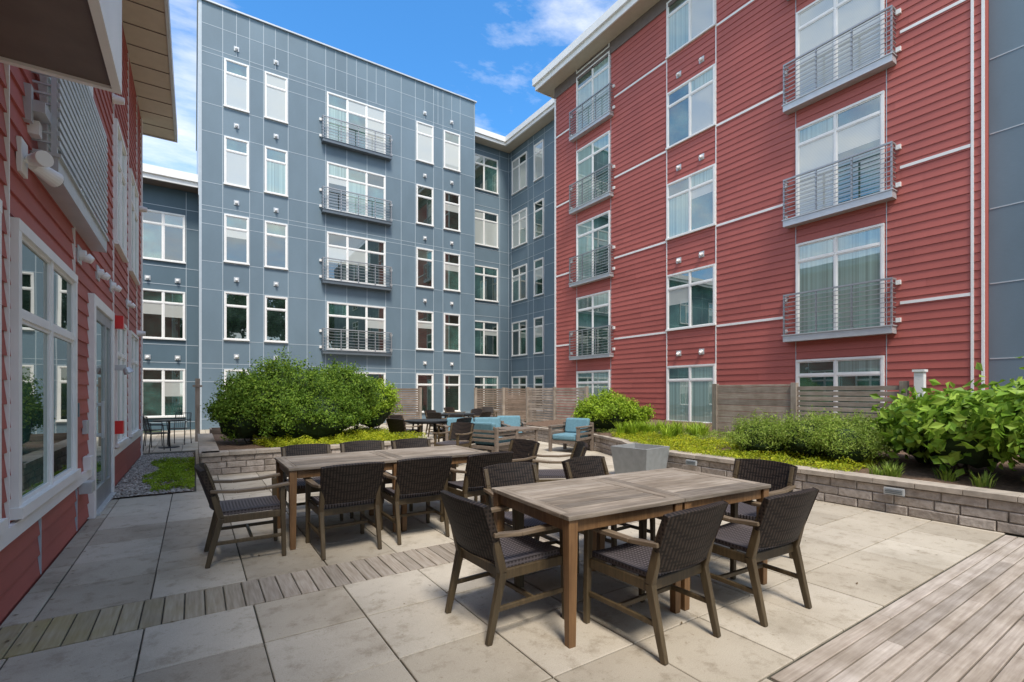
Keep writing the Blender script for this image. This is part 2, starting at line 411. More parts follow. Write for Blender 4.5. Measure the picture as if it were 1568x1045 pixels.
for n in range(-1,4):
    z=3.45+ST*n; ch=['gdark','gteal'] if n<2 else ['gteal','gblind','gdark']
    window(b,K,12.5,14.33,z,z+1.92,2,.24,mk(ch))
    window(b,LK,21.4,22.85,z,z+1.92,2,.24,mk(ch)); window(b,LK,19.9,20.72,z,z+1.92,1,.24,mk(ch))
b.box(12.2,26,22.6,23.2,15.15,15.2,'soffit'); b.box(14.5,15.1,16.7,22.6,15.151,15.2,'soffit')
for (o,za,zb) in ((0,15.12,15.4),(.08,15.28,15.55)):
    b.box(12.2,14.5-o,22.6-o-.08,22.6-o,za,zb,'white'); b.box(14.5-o-.08,14.5-o,16.7,22.6-o-.08,za,zb,'white')
b.box(12.2,26,22.6,33,15.22,15.38,'roof'); b.box(14.5,26,16.7,22.6,15.22,15.381,'roof')
b.obj('wall_and_windows',rec2)

# ================================================================= LEFT RED BUILDING
Lf=F('y',-1.03,1)
lb=empty('red_clubhouse_building')
b=B(); b.box(-14,-1.03,-3,13.9,-.1,7.7,'red'); b.obj('wall_core',lb)
b=B(); siding(b,Lf,-3,13.9,.03,.50,'red',.157); siding(b,Lf,-3,13.9,.60,7.7,'red',.157)
siding(b,F('x',13.9,1),-6,-1.03,.03,7.7,'red',.157); b.obj('siding',lb)
b=B()
Lf.box(b,-3,7.28,.50,.60,-.01,.05,'white'); Lf.box(b,8.98,13.9,.50,.60,-.01,.05,'white')
Lf.box(b,13.80,13.92,.0,7.7,0,.04,'white')
for y in (4.40,6.47,9.30,11.25,12.82): Lf.box(b,y,y+.018,.6,7.7,0,.028,'white')
for y in (5.2,6.6): Lf.box(b,y,y+.012,.03,.5,0,.025,'seam')
b.obj('trim',lb)
b=B()
window(b,Lf,4.475,6.41,.62,2.62,[.5,1],.30,mk(['gteal','gdark']),fr=.075)
window(b,Lf,2.2,4.135,.62,2.62,[.5,1],.30,mk(['gteal','gdark']),fr=.075)
window(b,Lf,9.38,10.65,.62,2.6,2,.27,mk(['gteal','gdark'])); window(b,Lf,11.33,12.76,.62,2.6,2,.27,mk(['gteal','gdark']))
window(b,Lf,5.2,7.3,3.2,5.6,2,.2,mk(['gteal','gblind'])); window(b,Lf,9.38,10.65,3.7,5.6,2,.27,mk(['gblind','gcurt'])); window(b,Lf,11.33,12.76,3.7,5.6,2,.27,mk(['gblind','gcurt']))
b.obj('windows',lb)
b=B() # door
Lf.box(b,7.30,7.42,.0,2.60,-.02,.07,'white'); Lf.box(b,8.86,8.98,.0,2.60,-.02,.07,'white'); Lf.box(b,7.42,8.86,2.48,2.60,-.02,.07,'white')
Lf.box(b,7.42,8.86,0,.03,-.02,.10,'alu')
for a,c in ((7.43,7.56),(8.30,8.42),(8.74,8.85)): Lf.box(b,a,c,.03,2.47,-.02,.045,'rail')
for a,c in ((7.56,8.30),(8.42,8.74)):
    Lf.box(b,a,c,.03,.28,-.02,.044,'rail'); Lf.box(b,a,c,2.34,2.47,-.02,.044,'rail'); Lf.box(b,a,c,.28,2.34,-.02,.024,'gteal')
Lf.box(b,7.60,7.64,.9,1.35,.09,.12,'alu'); Lf.box(b,7.60,7.64,.92,.96,.04,.09,'alu'); Lf.box(b,7.60,7.64,1.29,1.33,.04,.09,'alu')
b.obj('door',lb,.004)
b=B()
balcony(b,Lf,5.0,7.45,3.12,4.5,.16,'alu','alu',15,.14,.04)
Lf.box(b,4.82,5.0,3.5,3.58,.0,.12,'alu'); Lf.box(b,4.80,4.86,3.42,3.68,0,.05,'alu')
b.obj('juliet_balcony',lb)
b=B()
b.box(-1.03,-.47,-3,4.25,3.55,3.6,'soffitd'); b.box(-.47,-.42,-3,4.29,3.53,4.35,'white'); b.box(-1.03,-.47,4.25,4.29,3.53,4.35,'white'); b.box(-1.03,-.47,-3,4.25,4.3,4.35,'roof')
b.obj('canopy',lb)
b=B()
b.box(-14,-.40,-3,14.6,7.7,7.75,'soffit'); b.box(-.40,-.35,-3,14.65,7.68,7.98,'alu'); b.box(-14,-.40,14.6,14.65,7.68,7.98,'alu'); b.box(-14,-.40,-3,14.6,7.9,7.98,'roof')
for y in np.arange(0,14.5,.61): b.box(-1.0,-.41,y,y+.015,7.69,7.70,'soffitd')
b.obj('roof_eave',lb)
b=B()
Lf.box(b,4.62,4.77,2.98,3.22,.01,.04,'white'); b.cyl(Lf.pt(4.69,3.1,.04),Lf.pt(4.71,3.08,.09),.03,.03,'white')
b.cyl(Lf.pt(4.70,3.07,.08),Lf.pt(4.86,3.04,.17),.04,.06,'white',16); b.cyl(Lf.pt(4.70,3.10,.08),Lf.pt(4.60,3.09,.16),.04,.055,'white',16)
b.cyl(Lf.pt(4.855,3.041,.168),Lf.pt(4.87,3.038,.178),.052,.052,'alud',16)
for y,z in ((7.9,2.95),(9.05,3.0),(11.05,3.05),(6.72,2.9)): vent(b,Lf,y,z,.06)
for y,z in ((9.14,2.40),(9.14,.84)): Lf.box(b,y,y+.14,z,z+.19,.01,.15,'alarm')
Lf.box(b,9.14,9.2,1.78,1.86,.02,.18,'alu'); b.cyl(Lf.pt(9.17,1.82,.18),Lf.pt(9.17,1.74,.22),.05,.07,'alu')
Lf.box(b,6.95,7.08,1.0,1.15,.01,.05,'alu'); Lf.box(b,6.75,6.95,.38,.50,.01,.12,'alu'); Lf.box(b,6.98,7.14,.60,.75,.01,.08,'white')
Lf.box(b,6.66,6.7,1.2,1.35,.01,.03,'alud')
for y,z in ((9.2,5.8),(12.9,2.7),(13.4,5.5)): b.cyl(Lf.pt(y,z,.02),Lf.pt(y,z,.16),.07,.05,'white')
b.obj('wall_fixtures',lb,.004)

# ================================================================= GROUND
b=B(); b.face([(-250,-250,-.06),(250,-250,-.06),(250,250,-.06),(-250,250,-.06)],'grassg'); b.obj('ground')
b=B(); b.face([(-1.02,-8,-.012),(13.29,-8,-.012),(13.29,22,-.012),(-1.02,22,-.012)],'joint')
b.face([(-8,14.0,-.011),(-1.02,14.0,-.011),(-1.02,22,-.011),(-8,22,-.011)],'joint'); b.obj('terrace_joint_bed')
b=B(); P=.6; g=.0045
def rowset(y0,y1,xa,xb,off):
    n0=math.floor((xa-off)/P); x=off+n0*P
    while x<xb-.02:
        a=max(x,xa);c=min(x+P,xb)
        if c-a>.03:
            dz=random.uniform(-.0015,.0015); j=lambda:random.uniform(-.0015,.0015)
            b.cbox(a+g+j(),c-g+j(),y0+g+j(),y1-g+j(),-.03,dz,.004,'paver')
        x+=P
y=3.75
while y>-7.8:
    y0=y-P
    if y0>=1.05: rowset(y0,y,-1.02,13.2,.34)
    else: rowset(y0,y,-1.02,2.45,.34)
    y=y0
y=4.25
while y<21.8:
    xa=-1.02 if y<8.3 or y>13.9 else .02
    rowset(y,y+P,xa,13.2,.34); y+=P
for i in range(12):
    for j in range(11): 
        xx=-1.62-i*P; yy=14.45+j*P; b.cbox(xx+g,xx+P-g,yy+g,yy+P-g,-.03,0,.004,'paver')
b.obj('paved_terrace')
b=B(); x=-1.0
while x<6.95:
    w=.118; b.cbox(x+.004,x+w-.004,3.757,4.243,-.03,random.uniform(-.001,.002),.004,'plank'); x+=w
b.obj('wood_tile_path')
b=B(); y=1.34; 
while y>-6:
    x=2.47; first=True
    while x<6.9:
        ln=random.uniform(.5,2.4) if first else 2.4; first=False
        e=min(6.92,x+ln); b.cbox(x+.002,e-.002,y-.088,y-.005,-.03,.003+random.uniform(0,.0015),.004,'deck'); x=e
    y-=.091
b.obj('wood_deck')
b=B()
for i in range(230):
    x=random.uniform(-.95,6.8); y=random.uniform(1.5,10)
    if random.random()<.4: x=random.choice([random.uniform(-1.0,-.8),random.uniform(6.7,6.95)])
    s=random.uniform(.008,.02); a=random.uniform(0,6.28); c_,s_=math.cos(a)*s,math.sin(a)*s
    b.face([(x-c_,y-s_,.006),(x+s_*.4,y-c_*.4,.008),(x+c_,y+s_,.011),(x-s_*.4,y+c_*.4,.007)],'litter')
b.obj('fallen_leaves')

# ---------------------------------------------------------------- retaining walls
def wall_run(b,pts,h=.40,inner=0):
    ch=.112
    for (p,q) in zip(pts[:-1],pts[1:]):
        p=Vector((*p,0));q=Vector((*q,0));d=q-p;Ln=d.length;d.normalize();nrm=Vector((-d.y,d.x,0))
        for c in range(3):
            s=0 if c%2 else -.15
            while s<Ln:
                bl=random.choice([.22,.30,.38,.45]); a=max(0,s);e=min(Ln,s+bl)
                if e-a>.03:
                    o=random.uniform(-.008,.008)-c*.006; za=c*ch+.002;zb=(c+1)*ch-.003
                    A=p+d*(a+.003)+nrm*(-o);Bp=p+d*(e-.003)+nrm*(-o)
                    C1=Bp+nrm*.25;D1=A+nrm*.25; ins=.012
                    up=Vector((0,0,1))
                    b.hexa([A+up*za,Bp+up*za,C1+up*za,D1+up*za],[A+up*zb,Bp+up*zb,C1+up*zb,D1+up*zb],'block')
                    fa=A+d*ins-nrm*.014+up*(za+ins);fb_=Bp-d*ins-nrm*.014+up*(za+ins);fc=Bp-d*ins-nrm*.012+up*(zb-ins);fd=A+d*ins-nrm*.012+up*(zb-ins)
                    a0,b0,c0,d0=A+up*za,Bp+up*za,Bp+up*zb,A+up*zb
                    for qd in ((fa,fb_,fc,fd),(a0,b0,fb_,fa),(b0,c0,fc,fb_),(c0,d0,fd,fc),(d0,a0,fa,fd)): b.face(qd,'block')
                s+=bl
        s=0
        while s<Ln:
            e=min(Ln,s+.42)
            if Ln-e<.12:e=Ln
            A=p+d*(s+.002)-nrm*.03;Bp=p+d*(e-.002)-nrm*.03;C1=Bp+nrm*.31;D1=A+nrm*.31;up=Vector((0,0,1))
            b.hexa([A+up*.338,Bp+up*.338,C1+up*.338,D1+up*.338],[A+up*.40,Bp+up*.40,C1+up*.40,D1+up*.40],'cap'); s=e
w=B(); wall_run(w,[(8.7,13.0),(8.45,10.5),(8.25,8.6),(7.75,7.4),(7.02,6.3),(7.0,-6.0)])
w.obj('retaining_wall',None,.004)
w=B(); wall_run(w,[(.1,14.5),(.1,9.9),(4.5,9.9),(4.5,14.5)]); 
w.obj('retaining_wall',None,.004)
b=B()
def grid_bed(b,poly_fn,x0,x1,y0,y1,step,zf,k):
    xs_=np.arange(x0,x1,step);ys_=np.arange(y0,y1,step)
    for x in xs_:
        for y in ys_:
            if poly_fn(x+step/2,y+step/2):
                b.face([(x,y,zf(x,y)),(x+step,y,zf(x+step,y)),(x+step,y+step,zf(x+step,y+step)),(x,y+step,zf(x,y+step))],k)
def zr(x,y): return .35+.045*min(3.3,max(0,x-7.1))+.02*noise.noise(Vector((x*3,y*3,0)))
def inright(x,y):
    if y<6.2: return x>7.1
    if y<7.4: return x>7.1+(y-6.2)*.6
    if y<8.6: return x>7.85+(y-7.4)*.42
    return x>8.38+(y-8.6)*.1
grid_bed(b,inright,7.1,13.2,-6,13,.2,zr,'soil')
b.obj('planting_bed_soil')
def zl(x,y): return .33+.03*noise.noise(Vector((x*3,y*3,4)))
b=B(); grid_bed(b,lambda x,y:True,.2,4.4,10.0,14.5,.2,zl,'soil'); b.obj('planting_bed_soil')
b=B(); b.face([(-1.01,8.5,.004),(.0,8.5,.004),(.0,13.9,.004),(-1.01,13.9,.004)],'soil'); b.obj('planting_bed_soil')
for y in (5.1,2.29):
    b=B(); b.box(6.955,6.985,y-.10,y+.10,.235,.315,'alu')
    for i in range(3): b.box(6.945,6.955,y-.085,y+.085,.25+i*.02,.258+i*.02,'alud')
    b.obj('step_light')

# ---------------------------------------------------------------- foliage
def leaf_mesh(pts,nrm,size,aspect=.55,jit=.8):
    n=len(pts); nr=nrm+rng.normal(0,jit,(n,3)); nr/=np.linalg.norm(nr,axis=1)[:,None]
    a=rng.normal(0,1,(n,3)); t=np.cross(nr,a); t/=np.linalg.norm(t,axis=1)[:,None]; s=np.cross(nr,t)
    L_=size*rng.uniform(.65,1.25,(n,1)); W_=L_*aspect
    v=np.empty((n,4,3)); v[:,0]=pts-t*L_/2; v[:,1]=pts+s*W_/2+nr*L_*.12; v[:,2]=pts+t*L_/2; v[:,3]=pts-s*W_/2+nr*L_*.12
    return v.reshape(-1,3)
def mesh_from(v,name,mat,extra=None):
    n=len(v)//4; faces=np.arange(n*4).reshape(n,4)
    me=bpy.data.meshes.new(name)
    fv=[tuple(x) for x in v]; ff=[tuple(x) for x in faces]; mi=[0]*n; mats=[mat]
    if extra:
        for bb in extra:
            o=len(fv); base=len(mats); fv+=bb.v; ff+=[tuple(o+q for q in f) for f in bb.f]; mi+=[base+q for q in bb.m]; mats+=[M[k] for k in bb.names]
    me.from_pydata(fv,[],ff)
    for m_ in mats: me.materials.append(m_)
    me.polygons.foreach_set('material_index',mi); me.update(); return me
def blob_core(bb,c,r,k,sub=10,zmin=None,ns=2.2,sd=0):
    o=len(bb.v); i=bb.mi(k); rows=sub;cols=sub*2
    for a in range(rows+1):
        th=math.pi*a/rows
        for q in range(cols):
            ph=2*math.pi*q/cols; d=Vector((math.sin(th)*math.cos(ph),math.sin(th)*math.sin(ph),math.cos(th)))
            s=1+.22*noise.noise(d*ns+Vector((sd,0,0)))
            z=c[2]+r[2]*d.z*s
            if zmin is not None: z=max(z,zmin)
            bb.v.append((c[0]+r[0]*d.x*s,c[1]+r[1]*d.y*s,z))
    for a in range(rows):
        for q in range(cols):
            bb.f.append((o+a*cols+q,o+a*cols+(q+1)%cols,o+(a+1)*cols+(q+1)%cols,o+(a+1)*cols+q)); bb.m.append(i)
def shrub(name,blobs,n,size,mat,clumps=90,sig=.13,zmin=.35,aspect=.55,core=.78,twigs=True,link=True,up=.35,shoots=0):
    P_=[];Nn=[];ex=B()
    tot=sum(r[0]*r[1]+r[0]*r[2] for c,r in blobs)
    for bi,(c,r) in enumerate(blobs):
        k=(r[0]*r[1]+r[0]*r[2])/tot; m=int(n*k); nc=max(10,int(clumps*k))
        d=rng.normal(0,1,(nc,3)); d[:,2]=np.abs(d[:,2])*.9-.25*rng.random(nc); d/=np.linalg.norm(d,axis=1)[:,None]
        rad=np.array([1+.25*noise.noise(Vector(x)*2.2+Vector((bi*3.1,0,0)))*1.2 for x in d])*rng.uniform(.78,1.06,nc)
        cc=np.array(c)+d*np.array(r)*rad[:,None]
        idx=rng.integers(0,nc,m); ms=sig*min(r)
        off=rng.normal(0,ms,(m,3)); p=cc[idx]+off; nn=d[idx]+off/ms*.35
        nn[:,2]+=up
        P_.append(p);Nn.append(nn)
        m2=m//3; d2=rng.normal(0,1,(m2,3)); d2[:,2]=np.abs(d2[:,2])-.3*rng.random(m2); d2/=np.linalg.norm(d2,axis=1)[:,None]
        p2=np.array(c)+d2*np.array(r)*rng.uniform(.72,.95,(m2,1)); P_.append(p2);Nn.append(d2)
        ns_=int(shoots*k)
        for q in range(ns_):
            dd=d[rng.integers(0,nc)]; st_=np.array(c)+dd*np.array(r)*.95; di=dd*.6+np.array([0,0,.8])+rng.normal(0,.2,3); di/=np.linalg.norm(di)
            ln=rng.uniform(.10,.26); t_=rng.random(14)[:,None]; pp=st_+di*t_*ln+rng.normal(0,.012,(14,3)); P_.append(pp); Nn.append(rng.normal(0,1,(14,3))+[0,0,.5])
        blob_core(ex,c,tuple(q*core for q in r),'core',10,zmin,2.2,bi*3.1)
    P_=np.concatenate(P_);Nn=np.concatenate(Nn)
    if zmin is not None:
        k=P_[:,2]>zmin+.01; P_=P_[k];Nn=Nn[k]
    Nn/=np.linalg.norm(Nn,axis=1)[:,None]
    if twigs:
        for c,r in blobs:
            for i in range(7):
                a=random.uniform(0,6.28); e=random.uniform(.5,1)
                p0=(c[0]+random.uniform(-.08,.08),c[1]+random.uniform(-.08,.08),zmin or 0)
                p1=(c[0]+math.cos(a)*r[0]*e,c[1]+math.sin(a)*r[1]*e,c[2]+r[2]*random.uniform(.1,.7)); ex.cyl(p0,p1,.014,.005,'bark',5)
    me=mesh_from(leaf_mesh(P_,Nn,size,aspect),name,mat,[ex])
    if not link: return me
    o=bpy.data.objects.new(name,me); sc.collection.objects.link(o); return o
shrub('round_shrub',[((1.85,12.2,1.15),(1.35,1.25,.95)),((2.95,12.4,1.2),(.90,.95,.90)),((1.0,12.1,.92),(.72,.8,.66)),((2.2,11.3,.85),(1.1,.7,.65))],46000,.06,M['leaf'],420,.11,shoots=260)
shrub('bright_shrub',[((4.1,13.2,1.05),(.62,.65,.72)),((3.6,13.0,1.1),(.5,.5,.6))],10000,.06,M['leafb'],110,.14,shoots=50)
shrub('round_shrub',[((9.15,9.35,.85),(.75,.75,.5)),((9.75,9.0,.75),(.5,.5,.4))],12000,.06,M['leafb'],130,.14,.42,shoots=60)
shrub('spirea_shrub',[((8.15,4.55,.64),(.5,.5,.34)),((8.3,3.85,.70),(.5,.45,.36)),((8.1,3.25,.66),(.42,.42,.32)),((8.55,3.4,.70),(.5,.5,.34))],24000,.038,M['leafs'],300,.2,.37,.4,shoots=160)
shrub('hydrangea_shrub',[((8.3,1.95,.92),(.72,.62,.58)),((8.35,1.1,.98),(.8,.7,.6)),((8.6,.2,.98),(.85,.8,.6)),((8.9,2.5,.8),(.6,.5,.5)),((7.9,1.0,.8),(.5,.5,.42))],7400,.14,M['leafh'],330,.2,.4,.62,.70)
def tufts(name,centres,mat,h=.35,blades=60):
    v=[]
    for (x,y,z) in centres:
        for i in range(blades):
            a=random.uniform(0,6.28); l=random.uniform(.4,1)*h; r=random.uniform(.02,.10); o=l*random.uniform(.2,.7)
            bx,by=x+math.cos(a)*r,y+math.sin(a)*r; w_=.008
            tx,ty=bx+math.cos(a)*o,by+math.sin(a)*o; mx,my=bx+math.cos(a)*o*.35,by+math.sin(a)*o*.35
            px,py=-math.sin(a)*w_,math.cos(a)*w_
            v+=[(bx-px,by-py,z),(bx+px,by+py,z),(mx+px,my+py,z+l*.65),(mx-px,my-py,z+l*.65)]
            v+=[(mx-px,my-py,z+l*.65),(mx+px,my+py,z+l*.65),(tx,ty,z+l),(tx-px*.2,ty-py*.2,z+l)]
    me=mesh_from(np.array(v),name,mat); o=bpy.data.objects.new(name,me); sc.collection.objects.link(o)
tufts('ornamental_grass',[(9.3+random.uniform(-.9,.9),7.3+random.uniform(-.9,1.0),.42) for _ in range(30)],M['leafb'],.36)
tufts('ornamental_grass',[(7.45+random.uniform(-.1,.6),1.9+random.uniform(-.8,.9),.36) for _ in range(7)],M['leafs'],.2,40)
def cover(name,fn,x0,x1,y0,y1,n,size,mat,z0,h):
    x=rng.uniform(x0,x1,n);y=rng.uniform(y0,y1,n)
    k=np.array([fn(a,b_) and noise.noise(Vector((a*2.2,b_*2.2,1)))>-.42 for a,b_ in zip(x,y)]); x=x[k];y=y[k]
    hh=np.array([max(.02,h*(.6+.8*noise.noise(Vector((a*4,b_*4,7))))) for a,b_ in zip(x,y)])
    z=np.array([z0(a,b_) for a,b_ in zip(x,y)])+rng.random(len(x))*hh
    p=np.stack([x,y,z],1); nn=np.tile([0,0,1.0],(len(x),1))
    me=mesh_from(leaf_mesh(p,nn,size,.45,.9),name,mat); o=bpy.data.objects.new(name,me); sc.collection.objects.link(o)
cover('ground_cover',lambda x,y:inright(x-.05,y),7.12,8.9,2.9,8.3,34000,.038,M['leafg'],zr,.15)
cover('ground_cover',lambda x,y:inright(x,y) and not(y<3),8.6,10.2,3.2,9.2,12000,.04,M['leafs'],zr,.12)
cover('ground_cover',lambda x,y:x>1.2+ (11-y)*.3,1.0,4.35,10.05,11.6,28000,.04,M['leafg'],zl,.26)
cover('ground_cover',lambda x,y:True,3.0,4.35,11.4,14.3,9000,.04,M['leafg'],zl,.18)
cover('ground_cover',lambda x,y:x>-.62+.10*math.sin(y*3),-.75,.0,8.65,12.4,15000,.035,M['leafb'],lambda x,y:.0,.11)
st=B(); 
for i in range(5200):
    x=random.uniform(-1.0,-.02); y=random.uniform(8.5,13.8)
    if x>-.5 and 8.8<y<12.2 and random.random()<.85: continue
    r=random.uniform(.010,.028); z=.004+r*.4; o=len(st.v); j=lambda:random.uniform(.7,1.2)
    st.v+=[(x+r*j(),y,z),(x,y+r*j(),z),(x-r*j(),y,z),(x,y-r*j(),z),(x,y,z+r*.7*j()),(x,y,z-r*.5)]
    q=st.mi('gravel')
    for f in ((0,1,4),(1,2,4),(2,3,4),(3,0,4)): st.f.append(tuple(o+t for t in f)); st.m.append(q)
st.obj('gravel')

# ---------------------------------------------------------------- fences
def fence_panel(b,p,q,z0,z1,gap=.012,bw=.09,k='fence'):
    p=Vector((*p,0));q=Vector((*q,0)); z=z0+.05
    d=(q-p).normalized(); nn=Vector((-d.y,d.x,0))
    while z<z1:
        h=min(bw,z1-z)
        if h>.03: b.beam(p+Vector((0,0,z+h/2)),q+Vector((0,0,z+h/2)),.022,h,k,side=nn)
        z+=bw+gap
def fence(name,pts,z0=.4,z1=1.62,gaps=None,k='fence'):
    b=B()
    for i,(p,q) in enumerate(zip(pts[:-1],pts[1:])):
        g_=gaps[i] if gaps else .012; fence_panel(b,p,q,z0,z1,g_,.13 if g_<.02 else .08,k)
    for p in pts: b.box(p[0]-.055,p[0]+.055,p[1]-.055,p[1]+.055,z0-.1,z1+.03,'post')
    b.obj(name,None,.003)
fence('privacy_fence',[(10.3,6.87),(10.3,5.07),(10.3,3.24)],.42,1.62,[.008,.022])
fence('privacy_fence',[(11.6,12.8),(11.6,14.6),(11.6,16.4)],.05,1.62,[.022,.022],'fence')
fence('privacy_fence',[(11.6,18.3),(13.1,18.3)],.05,1.62,[.022],'fencex')
fence('privacy_fence',[(10.9,19.6),(12.6,19.6),(14.3,19.6)],.05,1.62,[.022,.022],'fencex')
fence('privacy_fence',[(7.0,20.4),(8.5,20.4)],.05,1.62,[.022],'fencex')
b=B(); b.box(10.22,10.34,2.95,3.08,.4,1.80,'white'); b.box(10.2,10.36,2.93,3.10,1.80,1.84,'white'); b.obj('white_post')
b=B(); b.box(.02,.14,16.9,17.02,0,1.85,'post'); b.box(-.04,.2,16.88,17.04,1.6,1.66,'post'); b.obj('wood_post')
b=B()
for i in range(4): b.box(.35,1.3,14.95,14.99,i*.12,i*.12+.11,'fencex'); b.box(.35,1.3,15.6,15.64,i*.12,i*.12+.11,'fencex'); b.box(.35,.39,14.99,15.6,i*.12,i*.12+.11,'fence')
b.box(.39,1.3,14.99,15.6,.0,.42,'soil'); b.obj('wood_planter_box')

# ---------------------------------------------------------------- furniture
def chair_mesh():
    b=B()
    for s in (-1,1):
        b.beam((s*.265,.25,0),(s*.262,.235,.62),.034,.034,'chairw',.046,.042)
        b.beam((s*.25,-.33,0),(s*.25,-.235,.40),.032,.036,'chairw',.04,.052)
        b.beam((s*.25,-.235,.40),(s*.25,-.30,.66),.04,.052,'chairw',.036,.045)
        b.beam((s*.25,-.30,.66),(s*.25,-.345,.80),.036,.045,'chairw',.034,.03)
        pts=[(s*.268,-.31,.635),(s*.275,-.12,.618),(s*.28,.10,.622),(s*.275,.29,.645)]
        ws=[.042,.05,.06,.062]
        for i in range(3): b.beam(pts[i],pts[i+1],ws[i],.026,'arm',ws[i+1],.026,side=(1,0,0))
        b.beam((s*.255,.235,.385),(s*.25,-.225,.385),.025,.06,'chairw',side=(1,0,0))
        b.beam((s*.255,.24,.19),(s*.25,-.285,.19),.022,.03,'chairw',side=(1,0,0))
    b.beam((-.25,.237,.385),(.25,.237,.385),.025,.06,'chairw',side=(0,1,0))
    b.beam((-.24,-.225,.385),(.24,-.225,.385),.025,.06,'chairw',side=(0,1,0))
    b.beam((-.245,0,.19),(.245,0,.19),.022,.03,'chairw',side=(0,1,0))
    def sheet(fn,nu,nv,k,th):
        i=b.mi(k); o=len(b.v)
        for sgn in (1,-1):
            for u in range(nu+1):
                for v in range(nv+1):
                    p,n=fn(u/nu,v/nv); p=Vector(p)+Vector(n)*th/2*sgn; b.v.append(tuple(p))
        S=(nu+1)*(nv+1); id_=lambda l,u,v:o+l*S+u*(nv+1)+v
        for u in range(nu):
            for v in range(nv):
                b.f.append((id_(0,u,v),id_(0,u+1,v),id_(0,u+1,v+1),id_(0,u,v+1))); b.m.append(i)
                b.f.append((id_(1,u,v),id_(1,u,v+1),id_(1,u+1,v+1),id_(1,u+1,v))); b.m.append(i)
        for u in range(nu):
            for v in (0,nv): b.f.append((id_(0,u,v),id_(0,u+1,v),id_(1,u+1,v),id_(1,u,v))); b.m.append(i)
        for v in range(nv):
            for u in (0,nu): b.f.append((id_(0,u,v),id_(0,u,v+1),id_(1,u,v+1),id_(1,u,v))); b.m.append(i)
    sheet(lambda u,v:((-.24+.48*u,-.22+.47*v,.425+.012*((2*u-1)**2)-.02*max(0,v-.85)),(0,0,1)),8,8,'weaves',.032)
    def back(u,v):
        z=.47+.355*v; q=2*u-1
        x=q*(.262+.018*v); y=-.245-.115*v-.045*(1-q*q)
        z+= -.018*abs(q)**3*(v)
        return (x,y,z),(0,1,.3)
    sheet(back,12,6,'weaveb',.034)
    return b.mesh('dining_chair')
cm=chair_mesh()
def chair(x,y,ang,name='dining_chair'):
    o=bpy.data.objects.new(name,cm); o.location=(x,y,.001); o.rotation_euler=(0,0,math.radians(ang)); sc.collection.objects.link(o)
    m_=o.modifiers.new('bevel','BEVEL'); m_.width=.005; m_.segments=2; m_.limit_method='ANGLE'; m_.angle_limit=math.radians(40)
chair(1.74,2.66,-88); chair(2.35,2.05,2); chair(3.24,1.96,-3)
chair(2.32,3.22,178); chair(3.20,3.18,184); chair(4.05,2.42,92)
chair(1.185,4.74,1); chair(1.90,4.76,-2); chair(2.60,4.72,2)
chair(1.13,5.88,180); chair(1.80,5.92,177); chair(2.47,5.86,182)
chair(.42,4.98,-90); chair(3.30,5.2,95); chair(3.75,4.75,60)
def table(x0,y0,lx,ly,ang=0):
    b=B(); f=.085; t0,t1=.733,.76
    for (sx) in range(2):
        xo=sx*lx
        a,c=xo+.002,xo+lx-.002
        b.box(a,c,0,f,t0,t1,'toptx'); b.box(a,c,ly-f,ly,t0,t1,'toptx')
        b.box(a,a+f,f+.001,ly-f-.001,t0,t1,'topty'); b.box(c-f,c,f+.001,ly-f-.001,t0,t1,'topty')
        n=8; w_=(ly-2*f)/n
        for i in range(n): b.box(a+f+.003,c-f-.003,f+i*w_+.003,f+(i+1)*w_-.003,t0,t1-.002,'toptx')
        for px in (a+.01,c-.075):
            for py in (.012,ly-.077): 
                cx,cy=px+.0325,py+.0325
                b.beam((cx,cy,0),(cx,cy,t0-.001),.048,.048,'leg',.066,.066)
        b.box(a+.08,c-.08,.03,.052,.655,t0-.001,'leg'); b.box(a+.08,c-.08,ly-.052,ly-.03,.655,t0-.001,'leg')
        b.box(a+.03,a+.052,.08,ly-.08,.655,t0-.001,'leg'); b.box(c-.052,c-.03,.08,ly-.08,.655,t0-.001,'leg')
    o=b.obj('dining_table',None,.004); o.location=(x0,y0,0); o.rotation_euler=(0,0,math.radians(ang))
table(1.76,2.09,.955,.95,-3.5); table(.72,4.82,1.08,.92,0)

